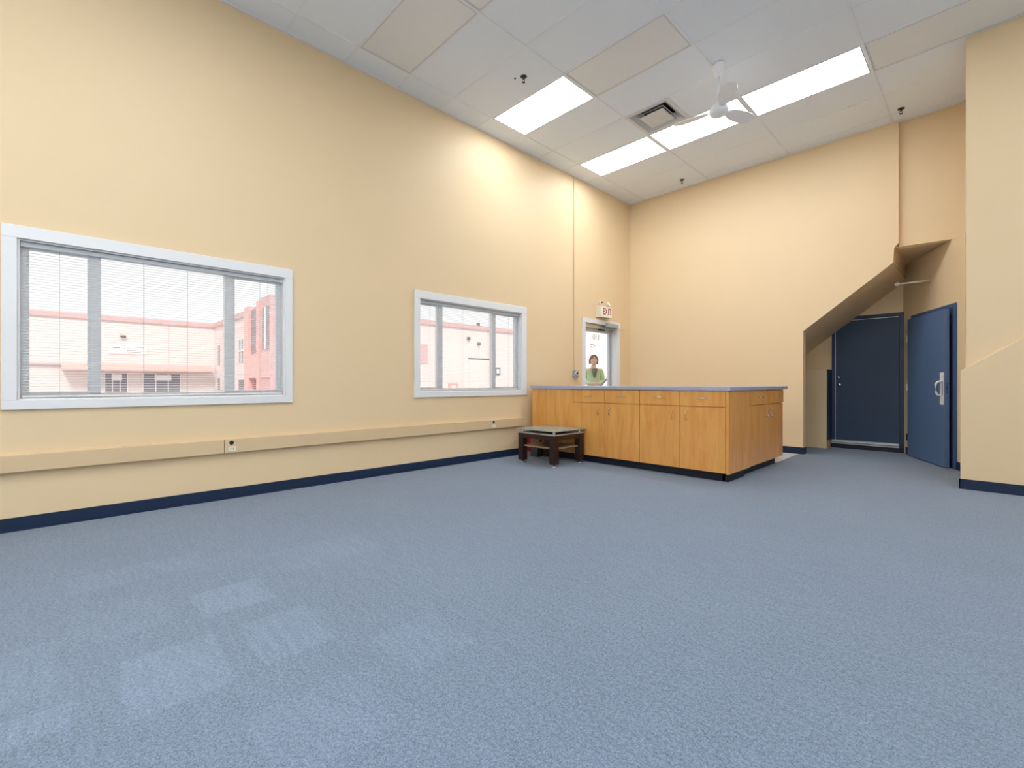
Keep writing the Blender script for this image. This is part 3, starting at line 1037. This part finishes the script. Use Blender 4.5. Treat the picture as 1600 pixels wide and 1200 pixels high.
# ------------------------------------------------------------------ coffee table
tx0, tx1, ty0, ty1 = -4.395, -3.755, 4.385, 4.985
tb = empty('coffee_table', ((tx0 + tx1) / 2, (ty0 + ty1) / 2, 0))
tag(tb, 'square dark wood coffee table with frosted glass top in front of the counter', 'table')
lw = .087
for (x, y) in [(tx0, ty0), (tx1 - lw, ty0), (tx0, ty1 - lw), (tx1 - lw, ty1 - lw)]:
    lg = MB().box(x, x + lw, y, y + lw, .036, .398).build('leg', M['espresso'], tb, bevel=.003)
    MB().lathe([(.0, 0), (.038, 0), (.038, .008), (.014, .018), (.014, .036), (.0, .036)], (x + lw / 2, y + lw / 2, 0), 18).build('foot', M['chrome'], lg, smooth=True)
    MB().lathe([(.0, 0), (.02, 0), (.02, .036), (.0, .036)], (x + lw / 2, y + lw / 2, .412), 16).build('standoff', M['chrome'], tb)
for (a, b, c, d) in [(tx0 + lw, tx1 - lw, ty0 + .006, ty0 + .03), (tx0 + lw, tx1 - lw, ty1 - .03, ty1 - .006), (tx0 + .006, tx0 + .03, ty0 + lw, ty1 - lw), (tx1 - .03, tx1 - .006, ty0 + lw, ty1 - lw)]:
    MB().box(a, b, c, d, .335, .398).build('apron', M['espresso'], tb)
t = MB()
for (a, b, c, d) in [(tx0 - .003, tx1 + .003, ty0 - .003, ty0 + .06), (tx0 - .003, tx1 + .003, ty1 - .06, ty1 + .003), (tx0 - .003, tx0 + .06, ty0 + .06, ty1 - .06), (tx1 - .06, tx1 + .003, ty0 + .06, ty1 - .06)]:
    t.box(a, b, c, d, .3985, .411)
t.build('rim', M['champ'], tb)
MB().box(tx0 + .07, tx1 - .07, ty0 + .07, ty1 - .07, .385, .397).build('inner_panel', M['toe'], tb)
MB().box(tx0 - .028, tx1 + .022, ty0 - .022, ty1 + .020, .448, .458).build('glass_top', M['tglass'], tb, bevel=.002)
MB().box(tx0 + .03, tx1 - .03, ty0 + .03, ty1 - .03, .222, .240).build('shelf', M['shelfm'], tb, bevel=.001)

# things stored on the floor behind the table
rb = empty('carton', (-4.70, 4.86, 0))
tag(rb, 'upright red and white carton on the floor behind the coffee table', 'box')
MB().box(-4.755, -4.655, 4.83, 4.91, .07, .335).build('body', M['redbox'], rb, bevel=.002)
MB().box(-4.755, -4.655, 4.83, 4.91, .0, .0695).build('lower_band', M['cartonwhite'], rb, bevel=.002)
t = MB()
for k in range(7):
    t.box(-4.745 + .012 * k, -4.738 + .012 * k, 4.828, 4.8295, .27 + .008 * (k % 3), .295 + .012 * ((k * 2) % 3))
t.build('print', M['toe'], rb)
gb = empty('storage_bin', (-4.54, 4.93, 0))
tag(gb, 'dark grey bin with a mauve card in it, beside the red carton', 'bin')
MB().prism([(-4.625, 0.0), (-4.495, .0), (-4.48, .17), (-4.64, .17)], 'y', 4.87, 4.99).build('body', M['greybin'], gb, bevel=.004)
MB().box(-4.63, -4.485, 4.90, 4.96, .171, .325).build('card', M['mauve'], gb)

# ------------------------------------------------------------------ outside
gd = MB().box(-90, XL - WT, -60, 90, -.14, -.02).build('ground', M['asphalt'])
structure(gd, 'pale paved yard outside the windows', 'ground')


K = 2.0


def sc_z(z):
    return (z - CAM_H) * K + CAM_H


bd = empty('commercial_building', (-52, 5, 0))
tag(bd, 'pale pink two-storey building with coral trim seen through the blinds', 'building')
XA, XB, YW = -52.0, -35.4, 10.46
TOP = sc_z(3.905)
MB().prism([(XA, -40), (XA, YW), (XB, YW), (XB, 41), (XA - 14, 41), (XA - 14, -40)], 'z', -.02, TOP).build('wall', M['stucco'], bd)
cp = MB()
cz = .36
cp.box(XA, XA + .12, -40, YW, TOP - cz, TOP + .06).box(XA, XB + .12, YW - .12, YW, TOP - cz, TOP + .06).box(XB, XB + .12, YW + 3, 41, TOP - cz, TOP + .06)
cp.build('coping', M['coping'], bd)
MB().prism([(XA + .05, sc_z(1.87)), (XA + 1.1, sc_z(1.63)), (XA + 1.1, sc_z(1.60)), (XA + .05, sc_z(1.60))], 'y', -.1, YW - .3).build('canopy', M['canopy'], bd)
MB().box(XA, XA + .2, -40, -.2, sc_z(1.80), sc_z(1.87)).build('band', M['coping'], bd)


def fwin(x, y0, y1, z0, z1, nm='window', mt_='bglass', d=.05):
    return MB().box(x, x + d, y0, y1, z0, z1).build(nm, M[mt_], bd)


zt, zb_ = sc_z(1.50), -.0
for (a, b) in [(2.5, 4.0), (5.05, 7.75)]:
    o = fwin(XA, a, b, zb_ + .3, zt)
    MB().box(XA + .05, XA + .08, a + (b - a) * .3, a + (b - a) * .75, zt - .62, zt - .12).build('sign', M['bsign'], o)
    f = MB()
    for k in range(4):
        yy = a + (b - a) * k / 3
        f.box(XA + .05, XA + .09, yy - .03, yy + .03, zb_ + .3, zt)
    f.build('bars', M['bsign'], o)
o = MB().box(XA, XA + .06, 2.75, 3.75, sc_z(2.33), sc_z(2.72)).build('sign_board', M['bsign'], bd)
MB().box(XA + .06, XA + .07, 3.05, 3.5, sc_z(2.56), sc_z(2.60)).build('mark', M['bdark'], o)
o = MB().box(XA, XA + .06, 3.85, 5.3, sc_z(2.33), sc_z(2.72)).build('sign_board', M['bsign'], bd)
m_ = MB()
for k in range(4):
    m_.box(XA + .06, XA + .07, 3.95, 5.1 - .2 * (k % 2), sc_z(2.62 - .07 * k), sc_z(2.635 - .07 * k))
m_.build('mark', M['bdark'], o)
for (x, y, z) in [(XA, 3.7, 3.07)]:
    MB().box(x, x + .2, y - .18, y + .18, sc_z(z) - .08, sc_z(z) + .12).build('wall_lamp', M['bdark'], bd)
for y in (6.9,):
    jm = MB().box(XA, XA + .01, y - .02, y + .02, sc_z(1.9), TOP - cz)
    jm.build('joint', M['coping'], bd)
# wing facing the windows
wy = YW


def wwin(x0, x1, z0, z1, nm='window', mt_='bglass', d=.05):
    return MB().box(x0, x1, wy - d, wy, z0, z1).build(nm, M[mt_], bd)


wwin(-50.4, -49.8, sc_z(1.92), sc_z(2.84))
wwin(-50.4, -49.8, .4, sc_z(1.3))
for (a, b) in [(-43.2, -40.1)]:
    o = wwin(a, b, sc_z(1.93), sc_z(2.84))
    f = MB()
    for k in range(5):
        f.box(a + (b - a) * k / 4 - .05, a + (b - a) * k / 4 + .05, wy - .08, wy - .05, sc_z(1.93), sc_z(2.84))
    f.box(a, b, wy - .08, wy - .05, sc_z(2.36), sc_z(2.42))
    f.build('bars', M['bsign'], o)
wwin(-43.2, -33.9 - 1.6, .3, sc_z(1.20))
MB().box(-39.8, -38.7, wy - .5, wy, 0, TOP + .1).build('column', M['redcol'], bd)
MB().box(-36.7, -35.9, wy - .5, wy, 0, TOP + .2).build('column', M['redcol'], bd)
MB().box(-35.9, -33.9, wy - .4, wy + 3, 0, TOP + .35).build('stair_tower', M['coping'], bd)
MB().box(-38.7, -36.7, wy - .45, wy, sc_z(1.25), sc_z(2.13)).box(-35.9, -33.85, wy - .45, wy - .4, sc_z(1.25), sc_z(2.13)).build('spandrel', M['redcol'], bd)
MB().box(-38.7, -36.7, wy - .3, wy, sc_z(2.13), TOP - .2).build('window', M['bglass'], bd)
o = MB().box(-35.6, -34.15, wy - .43, wy - .4, sc_z(2.25), TOP - .4).build('window', M['bglass'], bd)
MB().box(-34.95, -34.75, wy - .46, wy - .43, sc_z(2.25), TOP - .4).build('bars', M['bsign'], o)
# nearer front, seen through the second window: parts placed on x = XB
S2 = 2.0
fwin(XB, 20.5, 23.7, sc_z(1.95), sc_z(2.82), 'shutter', 'coping', .06)
MB().box(XB, XB + .06, 28.4, 31.3, sc_z(2.25), sc_z(2.31)).build('lintel', M['bdark'], bd)
MB().box(XB, XB + .04, 28.5, 31.2, 0, sc_z(2.25)).build('roller_door', M['stucco'], bd)
o = MB().box(XB, XB + .1, 31.9, 32.6, sc_z(1.50), sc_z(1.88)).build('sign_board', M['bdark'], bd)
MB().box(XB + .1, XB + .12, 32.05, 32.45, sc_z(1.58), sc_z(1.8)).build('mark', M['bsign'], o)
o = MB().box(XB, XB + .1, 26.0, 27.1, sc_z(.68), sc_z(1.09)).build('sign_board', M['canopy'], bd)
MB().box(XB + .1, XB + .12, 26.3, 26.8, sc_z(.7), sc_z(.95)).build('mark', M['bsign'], o)
for (y, z) in [(29.6, 3.99), (29.7, 3.02), (28.4, 3.25)]:
    MB().box(XB, XB + .2, y - .14, y + .14, sc_z(z) - .12, sc_z(z) + .12).build('wall_lamp', M['bdark'], bd)
for y in (24.5, 31.0):
    jm = MB().box(XB, XB + .01, y - .02, y + .02, 0, TOP - cz)
    jm.build('joint', M['coping'], bd)

MB().box(-50, -37, 44, 70, -.02, 8.3).build('warehouse_wall', M['creamwall'], bd)  # separate cream building added as pale backdrop beyond the glass door
MB().box(-50.1, -36.9, 43.9, 70.1, 8.3, 8.5).build('warehouse_roof_edge', M['bsign'], bd)
hr = empty('handrail', (-5.9, 8.6, -.02))
tag(hr, 'grey sloping handrail outside the glass door, right of the person', 'handrail')
MB().tube([(-5.62, 7.7, .84), (-5.62, 8.06, 1.02), (-5.62, 8.26, 1.15), (-5.62, 9.0, 1.56)], .022, 10).build('rail', M['steel'], hr, smooth=True)
for y, z in [(7.75, .86), (8.95, 1.52)]:
    MB().tube([(-5.62, y, -.02), (-5.62, y, z)], .018, 8).build('post', M['steel'], hr)


# ------------------------------------------------------------------ person outside the door
def skin_mesh(name, verts, edges, radii, root=0, subd=2):
    me = bpy.data.meshes.new(name)
    me.from_pydata(verts, edges, [])
    o = bpy.data.objects.new(name, me)
    COL.objects.link(o)
    md = o.modifiers.new('skin', 'SKIN')
    md.use_smooth_shade = True
    sv = me.skin_vertices[0].data if me.skin_vertices else None
    if sv is None:
        bpy.context.view_layer.objects.active = o
        sv = me.skin_vertices[0].data
    for i, r in enumerate(radii):
        sv[i].radius = r if isinstance(r, (tuple, list)) else (r, r)
        sv[i].use_root = (i == root)
    sb = o.modifiers.new('sub', 'SUBSURF')
    sb.levels = sb.render_levels = subd
    dg = bpy.context.evaluated_depsgraph_get()
    out = bpy.data.meshes.new_from_object(o.evaluated_get(dg))
    bpy.data.objects.remove(o)
    return out


def limbs(spec):
    """spec: list of chains [(parent_key or None, [(key, pos, r), ...])]"""
    V, Ed, R, idx = [], [], [], {}
    for par, chain in spec:
        prev = idx[par] if par else None
        for key, pos, r in chain:
            V.append(pos)
            R.append(r)
            idx[key] = len(V) - 1
            if prev is not None:
                Ed.append((prev, idx[key]))
            prev = idx[key]
    return V, Ed, R


PT = Matrix.Translation((-6.12, 8.47, -.02)) @ Matrix.Rotation(math.radians(48), 4, 'Z')
person = empty('person', (-6.12, 8.47, -.02), math.radians(48))
tag(person, 'person in a mint green jacket with short brown hair looking down outside the glass door', 'person')


def person_obj(name, me, material, parent):
    me.transform(PT)
    me.materials.clear()
    me.materials.append(material)
    for p in me.polygons:
        p.use_smooth = True
    o = bpy.data.objects.new(name, me)
    COL.objects.link(o)
    attach(o, parent)
    return o


# local frame: faces -y, their left hand is +x
def arm(s, j=0.0):
    sh, el, wr = (.175 * s, .0, 1.375), (.225 * s, .035, 1.12), (.07 * s, -.20, 1.075)
    return sh, el, wr


spec = [(None, [('pelvis', (0, 0, .93), (.13, .10)), ('waist', (0, .005, 1.08), (.115, .085)), ('chest', (0, .01, 1.26), (.145, .10)), ('neckb', (0, .0, 1.40), (.06, .055)), ('neck', (0, -.015, 1.47), .05), ('skull', (0, -.03, 1.55), .06)])]
for s, n in ((1, 'l'), (-1, 'r')):
    sh, el, wr = arm(s)
    spec.append(('chest', [(n + 'sh0', (.11 * s, 0.0, 1.365), .055), (n + 'sh', sh, .05), (n + 'el', el, .038), (n + 'wr', wr, .024), (n + 'pm', (.035 * s, -.245, 1.07), (.034, .018))]))
    palm = Vector((.035 * s, -.245, 1.07))
    for f in range(4):
        o_ = -.024 + .016 * f
        L_ = (.07, .078, .074, .058)[f]
        b0 = palm + Vector((-.012 * s, -.02, -o_ * .9))
        spec.append((n + 'pm', [(n + 'f%da' % f, tuple(b0 + Vector((-.01 * s, -.012, 0))), .0085), (n + 'f%db' % f, tuple(b0 + Vector((-.03 * s, -L_ * .45, -.006))), .008), (n + 'f%dc' % f, tuple(b0 + Vector((-.048 * s, -L_ * .45 + .018, -.016))), .007)]))
    spec.append((n + 'pm', [(n + 't0', tuple(palm + Vector((-.01 * s, .0, .028))), .010), (n + 't1', tuple(palm + Vector((-.03 * s, -.02, .038))), .0085)]))
    spec.append(('pelvis', [(n + 'hp', (.085 * s, 0, .88), .085), (n + 'kn', (.095 * s, -.01, .50), .055), (n + 'an', (.10 * s, .02, .10), .038), (n + 'ft', (.11 * s, -.10, .045), .038), (n + 'tt', (.115 * s, -.17, .04), .03)]))
V, Ed, R = limbs(spec)
body = skin_mesh('person_body', V, Ed, R)
# head with a face, joined to the same mesh
RH = Matrix.Translation((0, -.035, 1.575)) @ Matrix.Rotation(math.radians(14), 4, 'X')
hb = MB()
hb.bm.from_mesh(body)
rings, seg = 20, 24
grid = []
for i in range(rings + 1):
    ph = math.pi * i / rings
    z = -math.cos(ph)
    row = []
    for k in range(seg):
        th = 2 * math.pi * k / seg
        x = math.sin(ph) * math.sin(th)
        y = -math.sin(ph) * math.cos(th)
        X, Y, Z = x * .075, y * .093, z * .115
        if z < 0:                                  # jaw narrows
            X *= 1 - .28 * (-z) ** 1.3
            Y *= 1 - .12 * (-z)
            Y -= .012 * (-z)
        if y < 0:
            Y -= .020 * math.exp(-((x / .16) ** 2 + ((z + .12) / .18) ** 2))      # nose
            Y += .008 * (math.exp(-(((x - .4) / .16) ** 2 + ((z - .06) / .1) ** 2)) + math.exp(-(((x + .4) / .16) ** 2 + ((z - .06) / .1) ** 2)))
            Y -= .004 * math.exp(-((x / .3) ** 2 + ((z + .5) / .1) ** 2))
            Y -= .006 * math.exp(-((x / .3) ** 2 + ((z + .85) / .15) ** 2))
        row.append(hb.bm.verts.new(RH @ Vector((X, Y, Z))))
    grid.append(row)
for i in range(rings):
    for k in range(seg):
        try:
            hb.bm.faces.new([grid[i][k], grid[i][(k + 1) % seg], grid[i + 1][(k + 1) % seg], grid[i + 1][k]])
        except ValueError:
            pass
for s in (1, -1):
    hb.ellip(RH @ Vector((.076 * s, .008, -.005)), (.008, .018, .03), 10, 8)
bmesh.ops.remove_doubles(hb.bm, verts=hb.bm.verts, dist=.0002)
bmesh.ops.recalc_face_normals(hb.bm, faces=hb.bm.faces)
me = bpy.data.meshes.new('body')
hb.bm.to_mesh(me)
hb.bm.free()
bod = person_obj('body', me, M['skin'], person)


def small(name, mbx, material, parent):
    me = bpy.data.meshes.new(name)
    bmesh.ops.recalc_face_normals(mbx.bm, faces=mbx.bm.faces)
    mbx.bm.to_mesh(me)
    mbx.bm.free()
    return person_obj(name, me, material, parent)


m = MB()
for s in (1, -1):
    m.ellip(RH @ Vector((.030 * s, -.083, .006)), (.012, .006, .006), 10, 8)
small('eyes', m, M['eye'], person)
m = MB().ellip(RH @ Vector((0, -.094, -.058)), (.022, .006, .007), 12, 8)
small('mouth', m, M['lip'], person)
# bob of hair: shell covering crown, sides and nape, open at the face
m = MB()
rr = []
for i in range(13):
    ph = math.radians(8 + 118 * i / 12)
    row = []
    for k in range(33):
        th = math.radians(-148 + 296 * k / 32)       # th=0 is the back of the head
        lim = 1.0
        if abs(th) > math.radians(95):                # fringe stops at the forehead
            lim = .46
        p2 = math.radians(8) + (ph - math.radians(8)) * lim
        x, y, z = math.sin(p2) * math.sin(th), math.sin(p2) * math.cos(th), math.cos(p2)
        fl_ = 1.0 + .10 * max(0, -z)
        wv = 1 + .02 * math.sin(9 * th)
        row.append(m.bm.verts.new(RH @ Vector((x * .094 * fl_ * wv, y * .112 * fl_ * wv, z * .133 + .002))))
    rr.append(row)
for A, B in zip(rr, rr[1:]):
    for k in range(32):
        m.bm.faces.new([A[k], A[k + 1], B[k + 1], B[k]])
m.bm.faces.new(rr[0][::-1])
h = small('hair', m, M['hair'], person)
sd = h.modifiers.new('t', 'SOLIDIFY')
sd.thickness = .02
sd.offset = 0
sp = [(None, [('p', (0, .0, .90), (.165, .125)), ('w', (0, .005, 1.08), (.15, .115)), ('c', (0, .012, 1.27), (.17, .125)), ('n', (0, .02, 1.385), (.10, .08))])]
for s, n in ((1, 'l'), (-1, 'r')):
    sh, el, wr = arm(s)
    sp.append(('c', [(n + '0', (.12 * s, .01, 1.355), .075), (n + '1', sh, .068), (n + '2', el, .056), (n + '3', (wr[0] + .02 * s, wr[1] + .02, wr[2]), .042)]))
V, Ed, R = limbs(sp)
person_obj('jacket', skin_mesh('jk', V, Ed, R), M['jacket'], person)
m = MB().prism([(-.07, 1.40), (.07, 1.40), (.012, 1.20), (-.012, 1.20)], 'y', -.138, -.10)
small('inner_top', m, M['inner'], person)
sp = [(None, [('p', (0, 0, .95), (.14, .11))])]
for s, n in ((1, 'l'), (-1, 'r')):
    sp.append(('p', [(n + '0', (.088 * s, 0, .85), .10), (n + '1', (.096 * s, -.01, .50), .075), (n + '2', (.10 * s, .02, .12), .062)]))
V, Ed, R = limbs(sp)
person_obj('trousers', skin_mesh('tr', V, Ed, R), M['trousers'], person)
for s in (1, -1):
    m = MB().ellip(Vector((.11 * s, -.07, .042)), (.048, .13, .05), 14, 10)
    small('shoe', m, M['shoe'], person)
